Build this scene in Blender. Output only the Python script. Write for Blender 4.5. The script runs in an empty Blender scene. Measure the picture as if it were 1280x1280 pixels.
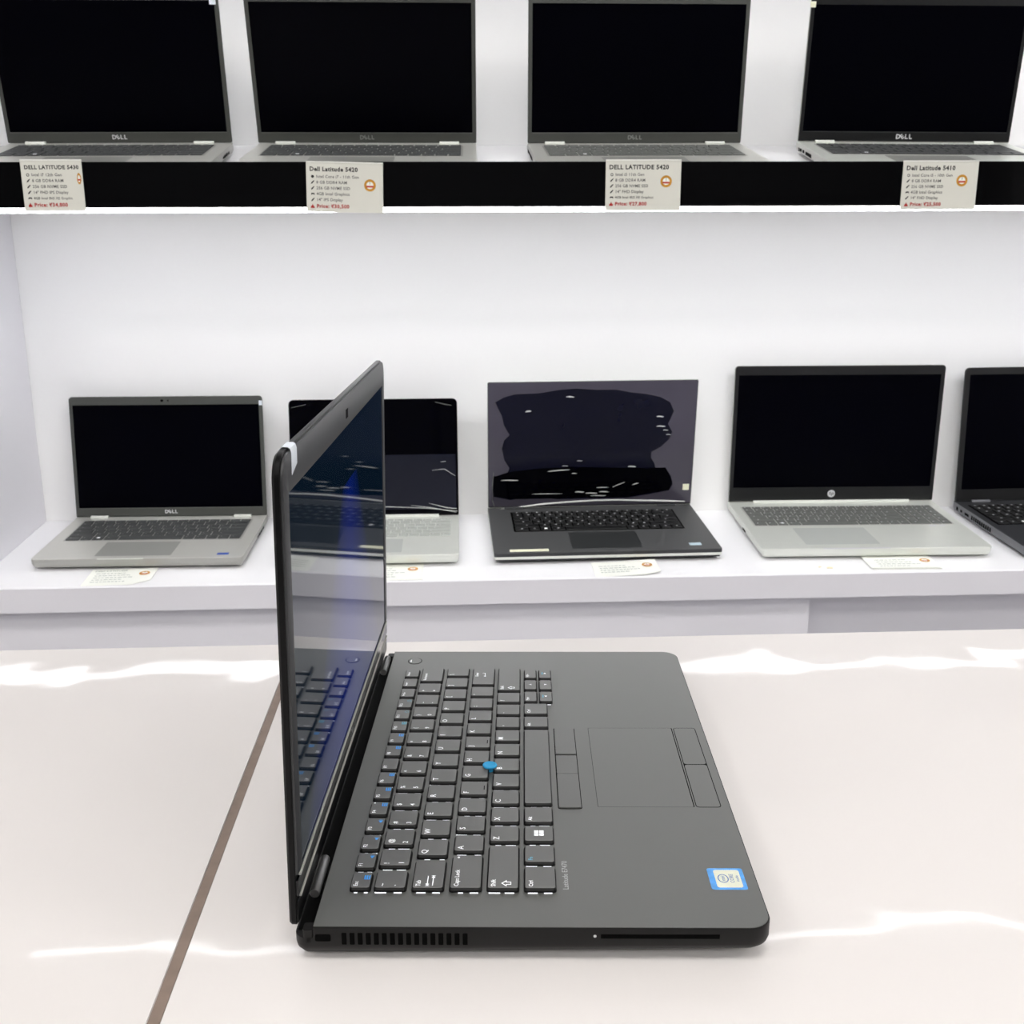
import bpy, bmesh, math, random
from mathutils import Matrix, Vector, Euler

random.seed(7)
sc = bpy.context.scene
COL = sc.collection
MM = 0.001
CAMZ = 1.2305            # camera height; everything measured from the camera gets this added

# ------------------------------------------------------------------ camera
cam_d = bpy.data.cameras.new('camera')
cam = bpy.data.objects.new('camera', cam_d)
COL.objects.link(cam)
cam_d.sensor_fit = 'HORIZONTAL'
cam_d.sensor_width = 36.0
cam_d.lens = 36.0 * 1345.72 / 1280.0
cam_d.clip_start = 0.02
RIGHT = Vector((0.99881259, -0.04860754, -0.00327491))
UP = Vector((0.0157208, 0.25795326, 0.96602949))
FWD = Vector((0.04611155, 0.96493389, -0.25841111))
cm = Matrix((RIGHT, UP, -FWD)).transposed().to_4x4()
cm.translation = (0, 0, CAMZ)
cam.matrix_world = cm
cam_d.dof.use_dof = True
cam_d.dof.focus_distance = 0.60
cam_d.dof.aperture_fstop = 38.0
sc.camera = cam

# ------------------------------------------------------------------ world, exposure, lamp levels
w = bpy.data.worlds.new('world')
sc.world = w
w.use_nodes = True
w.node_tree.nodes['Background'].inputs[0].default_value = (0.75, 0.8, 0.9, 1)
w.node_tree.nodes['Background'].inputs[1].default_value = 0.3
sc.view_settings.view_transform = 'Standard'
sc.view_settings.look = 'None'
sc.view_settings.exposure = 0.0
sc.view_settings.gamma = 1.0
sc.view_settings.use_curve_mapping = False
sc.cycles.use_denoising = True
sc.cycles.max_bounces = 10
sc.cycles.diffuse_bounces = 6
sc.cycles.sample_clamp_indirect = 6.0
LED_LOW = 14.5           # strip under the upper shelf
LED_TOP = 20.0           # strip under the shelf above the frame
CEIL = 16.8              # added ceiling panels, out of view, fill from behind the camera


# ------------------------------------------------------------------ materials
def lin(c):
    return tuple(((v / 255.0) / 12.92 if v / 255.0 <= 0.04045 else ((v / 255.0 + 0.055) / 1.055) ** 2.4) for v in c)


MATS = {}


def mat(name, rgb, rough=0.5, metal=0.0, spec=0.5, coat=0.0, coat_rough=0.05, noise=0.04, nscale=60.0,
        bump=0.0, bscale=400.0, emit=None, estr=0.0, bdist=0.0002, sheen=0.0):
    if name in MATS:
        return MATS[name]
    m = bpy.data.materials.new(name)
    m.use_nodes = True
    nt = m.node_tree
    b = nt.nodes['Principled BSDF']
    c = lin(rgb)
    tc = nt.nodes.new('ShaderNodeTexCoord')
    nz = nt.nodes.new('ShaderNodeTexNoise')
    nz.inputs['Scale'].default_value = nscale
    nz.inputs['Detail'].default_value = 3
    nt.links.new(tc.outputs['Object'], nz.inputs['Vector'])
    mx = nt.nodes.new('ShaderNodeMix')
    mx.data_type = 'RGBA'
    mx.inputs['A'].default_value = tuple(max(0, v * (1 - noise)) for v in c) + (1,)
    mx.inputs['B'].default_value = tuple(min(1, v * (1 + noise)) for v in c) + (1,)
    nt.links.new(nz.outputs['Fac'], mx.inputs['Factor'])
    nt.links.new(mx.outputs['Result'], b.inputs['Base Color'])
    b.inputs['Roughness'].default_value = rough
    b.inputs['Metallic'].default_value = metal
    b.inputs['Specular IOR Level'].default_value = spec
    b.inputs['Coat Weight'].default_value = coat
    b.inputs['Coat Roughness'].default_value = coat_rough
    if bump > 0:
        n2 = nt.nodes.new('ShaderNodeTexNoise')
        n2.inputs['Scale'].default_value = bscale
        n2.inputs['Detail'].default_value = 2
        nt.links.new(tc.outputs['Object'], n2.inputs['Vector'])
        bp = nt.nodes.new('ShaderNodeBump')
        bp.inputs['Strength'].default_value = bump
        bp.inputs['Distance'].default_value = bdist
        nt.links.new(n2.outputs['Fac'], bp.inputs['Height'])
        nt.links.new(bp.outputs['Normal'], b.inputs['Normal'])
        if coat > 0:
            nt.links.new(bp.outputs['Normal'], b.inputs['Coat Normal'])
    if emit is not None:
        b.inputs['Emission Color'].default_value = lin(emit) + (1,)
        b.inputs['Emission Strength'].default_value = estr
    if sheen > 0:
        b.inputs['Sheen Weight'].default_value = sheen
        b.inputs['Sheen Roughness'].default_value = 0.45
    MATS[name] = m
    return m


M_WALL = mat('white_laminate_wall', (247, 247, 246), 0.35, spec=0.3, noise=0.01, nscale=3)
M_SHELF = mat('white_laminate_shelf', (243, 243, 245), 0.22, spec=0.4, noise=0.01, nscale=4)
M_PANEL = mat('lavender_white_panel', (233, 232, 237), 0.3, spec=0.4, noise=0.012, nscale=4)
M_COUNTER = mat('glossy_white_counter', (227, 223, 221), 0.5, spec=0.35, coat=0.2, coat_rough=0.035, noise=0.008,
                nscale=2, bump=0.4, bscale=9.0, bdist=0.0032)
M_SEAM = mat('brown_joint', (132, 115, 104), 0.6, noise=0.25, nscale=90)
M_EDGE = mat('worn_edge', (205, 202, 200), 0.5, noise=0.05, nscale=200)
M_FASCIA = mat('black_gloss_fascia', (2, 2, 3), 0.12, spec=0.1, coat=0.12, coat_rough=0.03, noise=0.1, nscale=6)
M_FLOOR = mat('floor_tile', (190, 188, 186), 0.25, noise=0.05, nscale=5)
M_CEIL = mat('ceiling_paint', (236, 236, 236), 0.8, noise=0.01)
M_ROOM = mat('shop_wall_paint', (225, 225, 226), 0.7, noise=0.02, nscale=3)
M_ROOMD = mat('shop_wall_dark', (120, 121, 124), 0.7, noise=0.04, nscale=3)
M_LEDL = mat('led_diffuser_low', (255, 255, 255), 0.5, noise=0, emit=(250, 251, 255), estr=LED_LOW)
M_LEDT = mat('led_diffuser_top', (255, 255, 255), 0.5, noise=0, emit=(250, 251, 255), estr=LED_TOP)
M_CEILL = mat('ceiling_fill_panel', (255, 255, 255), 0.5, noise=0, emit=(255, 252, 249), estr=CEIL)
M_ALU = mat('brushed_aluminium', (190, 190, 190), 0.35, metal=0.9, noise=0.05, nscale=80)

# main laptop
M_DECK = mat('soft_black_deck', (70, 72, 68), 0.4, spec=1.0, sheen=0.45, noise=0.05, nscale=40, bump=0.15, bscale=2500, bdist=0.00005)
M_SIDE = mat('black_side_plastic', (15, 14, 14), 0.45, spec=0.25, noise=0.06)
M_LID = mat('black_lid_shell', (6, 6, 7), 0.3, spec=0.16, noise=0.06)
M_BEZEL = mat('matte_black_bezel', (40, 41, 43), 0.42, spec=0.5, noise=0.05, bump=0.15, bscale=2500, bdist=0.00005)
M_CHIN = mat('gloss_black_chin', (8, 9, 12), 0.12, spec=0.4, noise=0.1)
M_BLACK = mat('deep_black', (2, 2, 2), 0.6, spec=0.04, noise=0.1)
M_KEY = mat('black_keycap', (67, 68, 65), 0.38, spec=1.0, sheen=0.45, noise=0.06, bump=0.2, bscale=3000, bdist=0.00004)
M_KEYB = mat('black_keycap_side', (6, 6, 6), 0.5, spec=0.3)
M_LEGW = mat('white_key_print', (235, 236, 238), 0.5, noise=0, emit=(235, 238, 240), estr=0.45)
M_LEGB = mat('blue_key_print', (55, 150, 225), 0.5, noise=0, emit=(50, 150, 230), estr=0.15)
M_LEGC = mat('cyan_key_print', (95, 175, 200), 0.5, noise=0, emit=(80, 160, 190), estr=0.1)
M_BACKL = mat('key_backlight', (250, 250, 255), 0.5, noise=0, emit=(240, 245, 255), estr=0.6)
M_NUB = mat('blue_rubber_nub', (40, 160, 215), 0.6, noise=0.06, bump=0.4, bscale=2500, bdist=0.0001)
M_HINGE = mat('grey_metal_hinge', (120, 120, 120), 0.3, metal=0.85, noise=0.05)
M_LINE_HL = mat('ridge_highlight', (178, 179, 172), 0.4, noise=0.03)  # pale grey carries the highlight of the bezel lip
M_CHROME = mat('chrome_mark', (200, 202, 204), 0.25, metal=0.9, noise=0.02)
M_GREYP = mat('grey_print', (190, 192, 192), 0.5, noise=0)
M_TAPE = mat('white_tape', (225, 232, 240), 0.35, noise=0.05, nscale=300)
M_STB = mat('blue_foil_sticker', (70, 150, 225), 0.25, noise=0.35, nscale=220)
M_STW = mat('cream_foil_sticker', (222, 225, 205), 0.3, noise=0.1, nscale=250)
M_STT = mat('sticker_blue_ink', (70, 110, 170), 0.5, noise=0)

# shelf laptops
M_SILV = mat('silver_alu_grey', (196, 196, 190), 0.38, metal=0.35, spec=0.5, noise=0.02, nscale=100)
M_SILVB = mat('silver_side', (166, 166, 161), 0.4, metal=0.4, noise=0.02)
M_SILV2 = mat('pale_silver', (218, 221, 214), 0.35, metal=0.35, noise=0.02)
M_CARB = mat('carbon_deck', (68, 69, 69), 0.5, noise=0.12, nscale=500)
M_BLKB = mat('black_laptop_body', (38, 39, 42), 0.45, noise=0.05)
M_GREYB = mat('grey_laptop_side', (105, 106, 110), 0.45, noise=0.05)
M_KGREY = mat('dark_grey_keys', (62, 64, 64), 0.5, noise=0.08)
M_KMID = mat('mid_grey_keys', (96, 98, 95), 0.5, noise=0.08)
M_KLIGHT = mat('light_grey_keys', (172, 176, 170), 0.45, noise=0.05)
M_KBLK = mat('black_keys', (16, 17, 18), 0.45, noise=0.08)
M_PADG = mat('touchpad_grey', (150, 151, 146), 0.3, metal=0.2, noise=0.02)
M_PADP = mat('touchpad_pale', (190, 194, 189), 0.3, metal=0.2, noise=0.02)
M_PADD = mat('touchpad_dark', (44, 46, 46), 0.35, noise=0.04)
M_BZG = mat('grey_green_bezel', (62, 64, 60), 0.45, noise=0.04)
M_BZB = mat('black_bezel', (14, 15, 16), 0.3, noise=0.05)
M_SCR = mat('matte_dark_screen', (0, 0, 4), 0.3, spec=0.04, noise=0.1, nscale=8)
M_SCRG = mat('gloss_dark_screen', (0, 0, 3), 0.08, spec=0.1, noise=0.1, nscale=8)
M_FILM = mat('grey_plastic_film', (66, 63, 74), 0.22, spec=0.4, noise=0.12, nscale=14, bump=0.25, bscale=30, bdist=0.001)
M_FILMD = mat('film_on_dark_screen', (8, 9, 26), 0.14, spec=0.2, noise=0.2, nscale=14, bump=0.2, bscale=25, bdist=0.0008)
M_FILMM = mat('film_navy_tint', (20, 22, 33), 0.12, spec=0.3, noise=0.15, nscale=14)
M_CREASE_GLINT = mat('crease_glint', (200, 202, 198), 0.2, noise=0.2, nscale=200)  # whitish colour for film folds and for painted glints
M_LOGO = mat('silver_logo', (215, 216, 218), 0.35, metal=0.2, noise=0)
M_LOGOG = mat('dim_logo', (128, 131, 128), 0.4, noise=0)
M_STBL = mat('royal_blue_sticker', (50, 80, 160), 0.4, noise=0.2, nscale=300)
M_STPL = mat('pale_blue_sticker', (185, 205, 215), 0.4, noise=0.1, nscale=300)
M_STCR = mat('cream_label', (232, 232, 205), 0.45, noise=0.03, nscale=300)
M_FOOT = mat('rubber_foot', (12, 12, 12), 0.8)
# cards
M_CARD = mat('card_paper', (222, 222, 212), 0.45, noise=0.02, nscale=40)
M_CARDW = mat('card_paper_bright', (244, 246, 238), 0.45, noise=0.01, nscale=40)
M_INK = mat('black_ink', (26, 26, 24), 0.6, noise=0)
M_INKG = mat('grey_ink', (78, 80, 76), 0.6, noise=0)
M_INKF = mat('faint_ink', (176, 182, 178), 0.6, noise=0)
M_RED = mat('red_ink', (176, 30, 22), 0.6, noise=0)
M_GOLD = mat('gold_print', (196, 140, 36), 0.4, noise=0.45, nscale=110)
M_SEALR = mat('seal_red', (190, 60, 40), 0.5, noise=0.1, nscale=300)
M_SCRAP = mat('tan_tape_scrap', (226, 212, 170), 0.6, noise=0.15, nscale=300)


# ------------------------------------------------------------------ helpers
class MB:
    """collects geometry in millimetres"""

    def __init__(self):
        self.v = []
        self.f = []

    def loft(self, loops, cap0=True, cap1=True):
        n = len(loops[0])
        base = len(self.v)
        for lp in loops:
            self.v += [tuple(p) for p in lp]
        for k in range(len(loops) - 1):
            a = base + k * n
            b = a + n
            for i in range(n):
                j = (i + 1) % n
                self.f.append((a + i, a + j, b + j, b + i))
        if cap0:
            self.f.append(tuple(base + i for i in reversed(range(n))))
        if cap1:
            o = base + (len(loops) - 1) * n
            self.f.append(tuple(o + i for i in range(n)))
        return self

    def box(self, x0, x1, y0, y1, z0, z1):
        a = [(x0, y0), (x1, y0), (x1, y1), (x0, y1)]
        return self.loft([[(x, y, z0) for x, y in a], [(x, y, z1) for x, y in a]])

    def ring(self, outer, inner):
        """loops of loops: closed frame, outer and inner lists of 3-D loops front->back"""
        n = len(outer[0])
        loops = [inner[-1]] + list(reversed(inner[:-1])) + list(outer) + [inner[-1]]
        base = len(self.v)
        seq = list(reversed(inner)) + list(outer)
        for lp in seq:
            self.v += [tuple(p) for p in lp]
        m = len(seq)
        for k in range(m):
            a = base + k * n
            b = base + ((k + 1) % m) * n
            for i in range(n):
                j = (i + 1) % n
                self.f.append((a + i, a + j, b + j, b + i))
        return self

    def tube(self, path, r, n=8):
        loops = []
        for i, p in enumerate(path):
            p = Vector(p)
            d = (Vector(path[min(i + 1, len(path) - 1)]) - Vector(path[max(i - 1, 0)])).normalized()
            u = d.cross(Vector((0, 0, 1)))
            if u.length < 1e-4:
                u = Vector((1, 0, 0))
            u.normalize()
            q = d.cross(u)
            rr = r[i] if isinstance(r, (list, tuple)) else r
            loops.append([p + rr * (math.cos(2 * math.pi * k / n) * u + math.sin(2 * math.pi * k / n) * q) for k in range(n)])
        return self.loft(loops)

    def mesh(self, name, smooth=True):
        me = bpy.data.meshes.new(name)
        me.from_pydata([(x * MM, y * MM, z * MM) for x, y, z in self.v], [], self.f)
        bm = bmesh.new()
        bm.from_mesh(me)
        bmesh.ops.recalc_face_normals(bm, faces=bm.faces)
        bm.to_mesh(me)
        bm.free()
        if smooth:
            me.polygons.foreach_set('use_smooth', [True] * len(me.polygons))
            me.set_sharp_from_angle(angle=math.radians(32))
        return me

    def build(self, name, material, parent=None, loc=(0, 0, 0), rot=(0, 0, 0), smooth=True):
        return place(name, self.mesh(name, smooth), material, parent, loc, rot)


def place(name, me, material, parent=None, loc=(0, 0, 0), rot=(0, 0, 0)):
    if material is not None and len(me.materials) == 0:
        me.materials.append(material)
    o = bpy.data.objects.new(name, me)
    COL.objects.link(o)
    o.parent = parent
    o.location = tuple(c * MM for c in loc)
    o.rotation_euler = rot
    return o


def tag(o, label=None, cat=None, group=None, kind=None):
    if label:
        o['label'] = label
    if cat:
        o['category'] = cat
    if group:
        o['group'] = group
    if kind:
        o['kind'] = kind
    return o


def empty(name, loc=(0, 0, 0), rotm=None):
    o = bpy.data.objects.new(name, None)
    COL.objects.link(o)
    o.empty_display_size = 0.05
    o.location = tuple(c * MM for c in loc)
    if rotm is not None:
        o.rotation_euler = rotm.to_euler()
    return o


def rrect(x0, x1, y0, y1, r, n=5, rs=None):
    """rounded rectangle outline, 4*(n+1) points, counter-clockwise from lower right; rs = (br, tr, tl, bl)"""
    rs = rs or (r, r, r, r)
    pts = []
    cs = [(x1, y0, -90, -1, 1), (x1, y1, 0, -1, -1), (x0, y1, 90, 1, -1), (x0, y0, 180, 1, 1)]
    for (cx, cy, a0, sx, sy), rr in zip(cs, rs):
        ox, oy = cx + sx * rr, cy + sy * rr
        for k in range(n + 1):
            a = math.radians(a0 + 90.0 * k / n)
            pts.append((ox + rr * math.cos(a), oy + rr * math.sin(a)))
    return pts


def inset(x0, x1, y0, y1, r, d, n=5, rs=None):
    if rs:
        rs = tuple(max(0.2, q - d) for q in rs)
    return rrect(x0 + d, x1 - d, y0 + d, y1 - d, max(0.2, r - d), n, rs)


TXT = {}


def text_mesh(body, size, bold=0.0, align='LEFT', spacing=1.0, shear=0.0, material=None):
    key = (body, size, bold, align, spacing, shear, material.name if material else '')
    if key in TXT:
        return TXT[key]
    cu = bpy.data.curves.new('print', 'FONT')
    cu.body = body
    cu.size = size * MM
    cu.offset = bold * size * MM
    cu.align_x = align
    cu.align_y = 'CENTER'
    cu.resolution_u = 2
    cu.space_character = spacing
    cu.shear = shear
    ob = bpy.data.objects.new('print', cu)
    COL.objects.link(ob)
    dg = bpy.context.evaluated_depsgraph_get()
    me = bpy.data.meshes.new_from_object(ob.evaluated_get(dg))
    me.name = 'print'
    bpy.data.objects.remove(ob)
    bpy.data.curves.remove(cu)
    me.materials.clear()
    TXT[key] = me
    return me


def text(name, body, size, material, parent, loc, rot=(0, 0, 0), **k):
    return place(name, text_mesh(body, size, material=material, **k), material, parent, loc, rot)


def poly(pts, z0, z1):
    return MB().loft([[(x, y, z0) for x, y in pts], [(x, y, z1) for x, y in pts]])


def disc(cx, cy, r, z0, z1, n=20, ry=None):
    ry = ry or r
    return poly([(cx + r * math.cos(2 * math.pi * k / n), cy + ry * math.sin(2 * math.pi * k / n)) for k in range(n)], z0, z1)


KEYM = {}


def key_mesh(wd, dp, h, top_in, material, n=1, rad=1.2):
    k = (round(wd, 2), round(dp, 2), h, material.name)
    if k not in KEYM:
        mb = MB()
        L = []
        for ins, z in ((0, 0.35), (0.1, h * 0.55), (top_in, h)):
            L.append([(x, y, z) for x, y in inset(-wd / 2, wd / 2, -dp / 2, dp / 2, rad, ins, n)])
        mb.loft(L)
        me = mb.mesh('key', smooth=False)
        me.materials.append(material)
        KEYM[k] = me
    return KEYM[k]


C = lambda x, y, z: (x, y, z + CAMZ * 1000)     # camera-relative millimetres -> world millimetres

# ------------------------------------------------------------------ room shell
def slab(name, x0, x1, y0, y1, z0, z1, m):
    o = MB().box(x0, x1, y0, y1, z0, z1).build(name, m, smooth=False)
    tag(o, kind='structure')
    return o


WY = 1842     # back wall plane behind the shelves
slab('floor', -3600, 3600, -4200, 2000, -60, 0, M_FLOOR)
slab('ceiling', -3600, 3600, -4200, 2000, 2900, 2960, M_CEIL)
slab('wall_back', -3600, 3600, WY, WY + 80, 0, 2900, M_WALL)
slab('wall_left', -3660, -3600, -4200, WY, 0, 2900, M_ROOM)
slab('wall_right', 3600, 3660, -4200, WY, 0, 2900, M_ROOM)
slab('wall_front', -3600, 3600, -4260, -4200, 0, 2900, M_ROOMD)

for i, x in enumerate((-2000, 0, 2000)):  # unseen panels added behind the camera to light the fronts
    for j, y in enumerate((-3100, -1750, -400)):
        e = empty('ceiling_fill_light', (x, y, 2900))
        tag(e, 'square flat ceiling panel, out of view, added as fill from behind the camera', 'fill light', 'added ceiling fill lights')
        mb = MB()
        o_ = [(px, py) for px, py in rrect(-310, 310, -310, 310, 4, 1)]
        i_ = [(px, py) for px, py in rrect(-290, 290, -290, 290, 2, 1)]
        mb.ring([[(a, b, -14) for a, b in o_], [(a, b, 0) for a, b in o_]], [[(a, b, -14) for a, b in i_], [(a, b, 0) for a, b in i_]])
        mb.build('frame', M_ALU, e)
        MB().box(-289, 289, -289, 289, -8, -3).build('diffuser', M_CEILL, e)

# ------------------------------------------------------------------ display wall: shelves, panel, cabinet
TU = math.radians(11.63)      # slope of the upper shelf
TL = math.radians(3.0)        # slope of the lower shelf
SX0, SX1 = -722, 1480

def xprism(pts_yz, x0, x1):
    return MB().loft([[(x0, y, z) for y, z in pts_yz], [(x1, y, z) for y, z in pts_yz]])

# lower shelf
low_z = lambda y: -480.4 - 19.0 * math.cos(TL) + (y - 1781.0) * math.tan(TL)
e = empty('display_shelf', C(0, 1526, low_z(1526)))
tag(e, 'white lower display shelf carrying the row of open laptops at mid height', 'shelf')
off = -Vector(C(0, 1526, low_z(1526)))
pts = [(1526, low_z(1526) - 38), (1526, low_z(1526) - 1.2), (1527.2, low_z(1526)), (WY, low_z(WY)), (WY, low_z(1526) - 38)]
pts = [(y, z + CAMZ * 1000) for y, z in pts]
xprism(pts, -1500, 2000).build('shelf_board', M_SHELF, e, loc=off, smooth=False)
MB().box(-1500, 2000, 1524.6, 1526, C(0, 0, low_z(1526) - 38)[2], C(0, 0, low_z(1526) - 1.0)[2]).build('front_edging', M_PANEL, e, loc=off, smooth=False)

# cabinet below it
cz0 = 60.0
cz1 = C(0, 0, low_z(1526) - 38)[2]
e = empty('base_cabinet', (0, 1600, 0))
tag(e, 'plain white cabinet fronts below the lower display shelf', 'cabinet')
MB().box(-1500, 2000, 1640, WY - 2, cz0, cz1 - 1).build('carcass', M_PANEL, e, loc=(0, -1600, 0), smooth=False)
for k, (a, b, yf) in enumerate(((-1500, -262, 1556), (-258, 537, 1556), (541, 1240, 1612), (1244, 2000, 1612))):
    MB().box(a, b, yf, 1638, cz0 + 4, cz1 - 2).build('cabinet_front', M_PANEL, e, loc=(0, -1600, 0), smooth=False)
MB().box(-1500, 2000, 1660, WY - 2, 0, cz0).build('plinth', M_ROOMD, e, loc=(0, -1600, 0), smooth=False)

# upper shelf
UY = 1800
up_z = lambda y: 98.2 + (y - 1692.3) * math.tan(TU)
e = empty('display_shelf', C(0, 1480, 22))
tag(e, 'sloping upper display shelf with a glossy black front band', 'shelf')
off = -Vector(C(0, 1480, 22))
pts = [(y, z + CAMZ * 1000) for y, z in ((1480, 22), (1480, up_z(1480)), (UY, up_z(UY)), (UY, 22))]
xprism(pts, SX0, SX1).build('shelf_board', M_SHELF, e, loc=off, smooth=False)
MB().box(SX0, SX1, 1470, 1480, C(0, 0, 22)[2], C(0, 0, 78.5)[2]).build('fascia', M_FASCIA, e, loc=off, smooth=False)
MB().box(SX0 + 2, SX1, 1570, 1604, C(0, 0, 17)[2], C(0, 0, 22)[2]).build('led_strip', M_LEDL, e, loc=off, smooth=False)

# shelf above the frame, its strip lights the upper row
e = empty('display_shelf', C(0, 1500, 497))
tag(e, 'top white shelf with light strip above the upper row of laptops', 'shelf')
off = -Vector(C(0, 1500, 497))
MB().box(SX0, SX1, 1490, UY, C(0, 0, 497)[2], C(0, 0, 530)[2]).build('shelf_board', M_SHELF, e, loc=off, smooth=False)
MB().box(SX0, SX1, 1482, 1490, C(0, 0, 497)[2], C(0, 0, 556)[2]).build('fascia', M_FASCIA, e, loc=off, smooth=False)
MB().box(SX0 + 2, SX1, 1560, 1574, C(0, 0, 492)[2], C(0, 0, 497)[2]).build('led_strip', M_LEDT, e, loc=off, smooth=False)

# back lining of the upper bay, side panels
o = MB().box(SX0, SX1, UY + 0.5, WY - 1, C(0, 0, 22)[2], C(0, 0, 760)[2]).build('back_panel', M_WALL, smooth=False)
tag(o, 'white back panel behind the upper row of laptops', 'panel')
o = xprism([(1528, low_z(1528) + 0.3 + CAMZ * 1000), (WY - 1, low_z(WY - 1) + 0.3 + CAMZ * 1000), (WY - 1, 760 + CAMZ * 1000), (1528, 760 + CAMZ * 1000)], SX0 - 22, SX0).build('divider_panel', M_PANEL, smooth=False)
tag(o, 'white side panel closing the shelf bay at far left', 'panel')
o = xprism([(1528, low_z(1528) + 0.3 + CAMZ * 1000), (WY - 1, low_z(WY - 1) + 0.3 + CAMZ * 1000), (WY - 1, 760 + CAMZ * 1000), (1528, 760 + CAMZ * 1000)], SX1, SX1 + 22).build('divider_panel', M_PANEL, smooth=False)
tag(o, 'white side panel closing the shelf bay at far right', 'panel')

# ------------------------------------------------------------------ counter
CT = CAMZ * 1000 - 331.0
e = empty('counter', (0, 400, 0))
tag(e, 'glossy white shop counter with a brown joint, under the black laptop', 'counter')
for a, b in ((-1700, -138.8), (-133.4, 1700)):
    L = []
    for ins, z in ((1.2, CT - 40), (0, CT - 39), (0, CT - 0.8), (0.5, CT)):
        L.append([(x, y, z) for x, y in inset(a, b, -150, 829.5, 2, ins, 2)])
    MB().loft(L).build('counter_top', M_COUNTER, e, loc=(0, -400, 0))
MB().box(-138.8, -133.4, -150, 828, CT - 30, CT - 0.4).build('joint_strip', M_SEAM, e, loc=(0, -400, 0), smooth=False)
MB().box(-1640, 1640, -100, 790, 80, CT - 40).build('counter_body', M_PANEL, e, loc=(0, -400, 0), smooth=False)
MB().box(-1600, 1600, -60, 760, 0, 80).build('plinth', M_ROOMD, e, loc=(0, -400, 0), smooth=False)


# ------------------------------------------------------------------ shared laptop bits
def dell_logo(parent, size, m, loc, rot):
    """four capitals, the second one tipped"""
    g = []
    w_ = size * 0.66
    for i, ch in enumerate('DELL'):
        me = text_mesh(ch, size, bold=0.035, align='CENTER', material=m)
        x = (i - 1.5) * w_ * (1.0 if i < 2 else 0.98)
        R = Euler(rot).to_matrix()
        p = Vector(loc) + R @ Vector((x, 0, 0))
        r2 = (R @ Matrix.Rotation(math.radians(38 if i == 1 else 0), 3, 'Z')).to_euler()
        o = place('logo_letter', me, m, parent, p, r2)
        g.append(o)
    return g


def frame_xz(mb, ox, oz, ix, iz, ro, ri, y0, y1, rs=None, n=5):
    o_ = rrect(ox[0], ox[1], oz[0], oz[1], ro, n, rs)
    i_ = rrect(ix[0], ix[1], iz[0], iz[1], ri, n)
    mb.ring([[(x, y0, z) for x, z in o_], [(x, y1, z) for x, z in o_]], [[(x, y0, z) for x, z in i_], [(x, y1, z) for x, z in i_]])
    return mb


UPR = (math.pi / 2, 0, 0)          # text standing upright, facing local -Y


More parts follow.
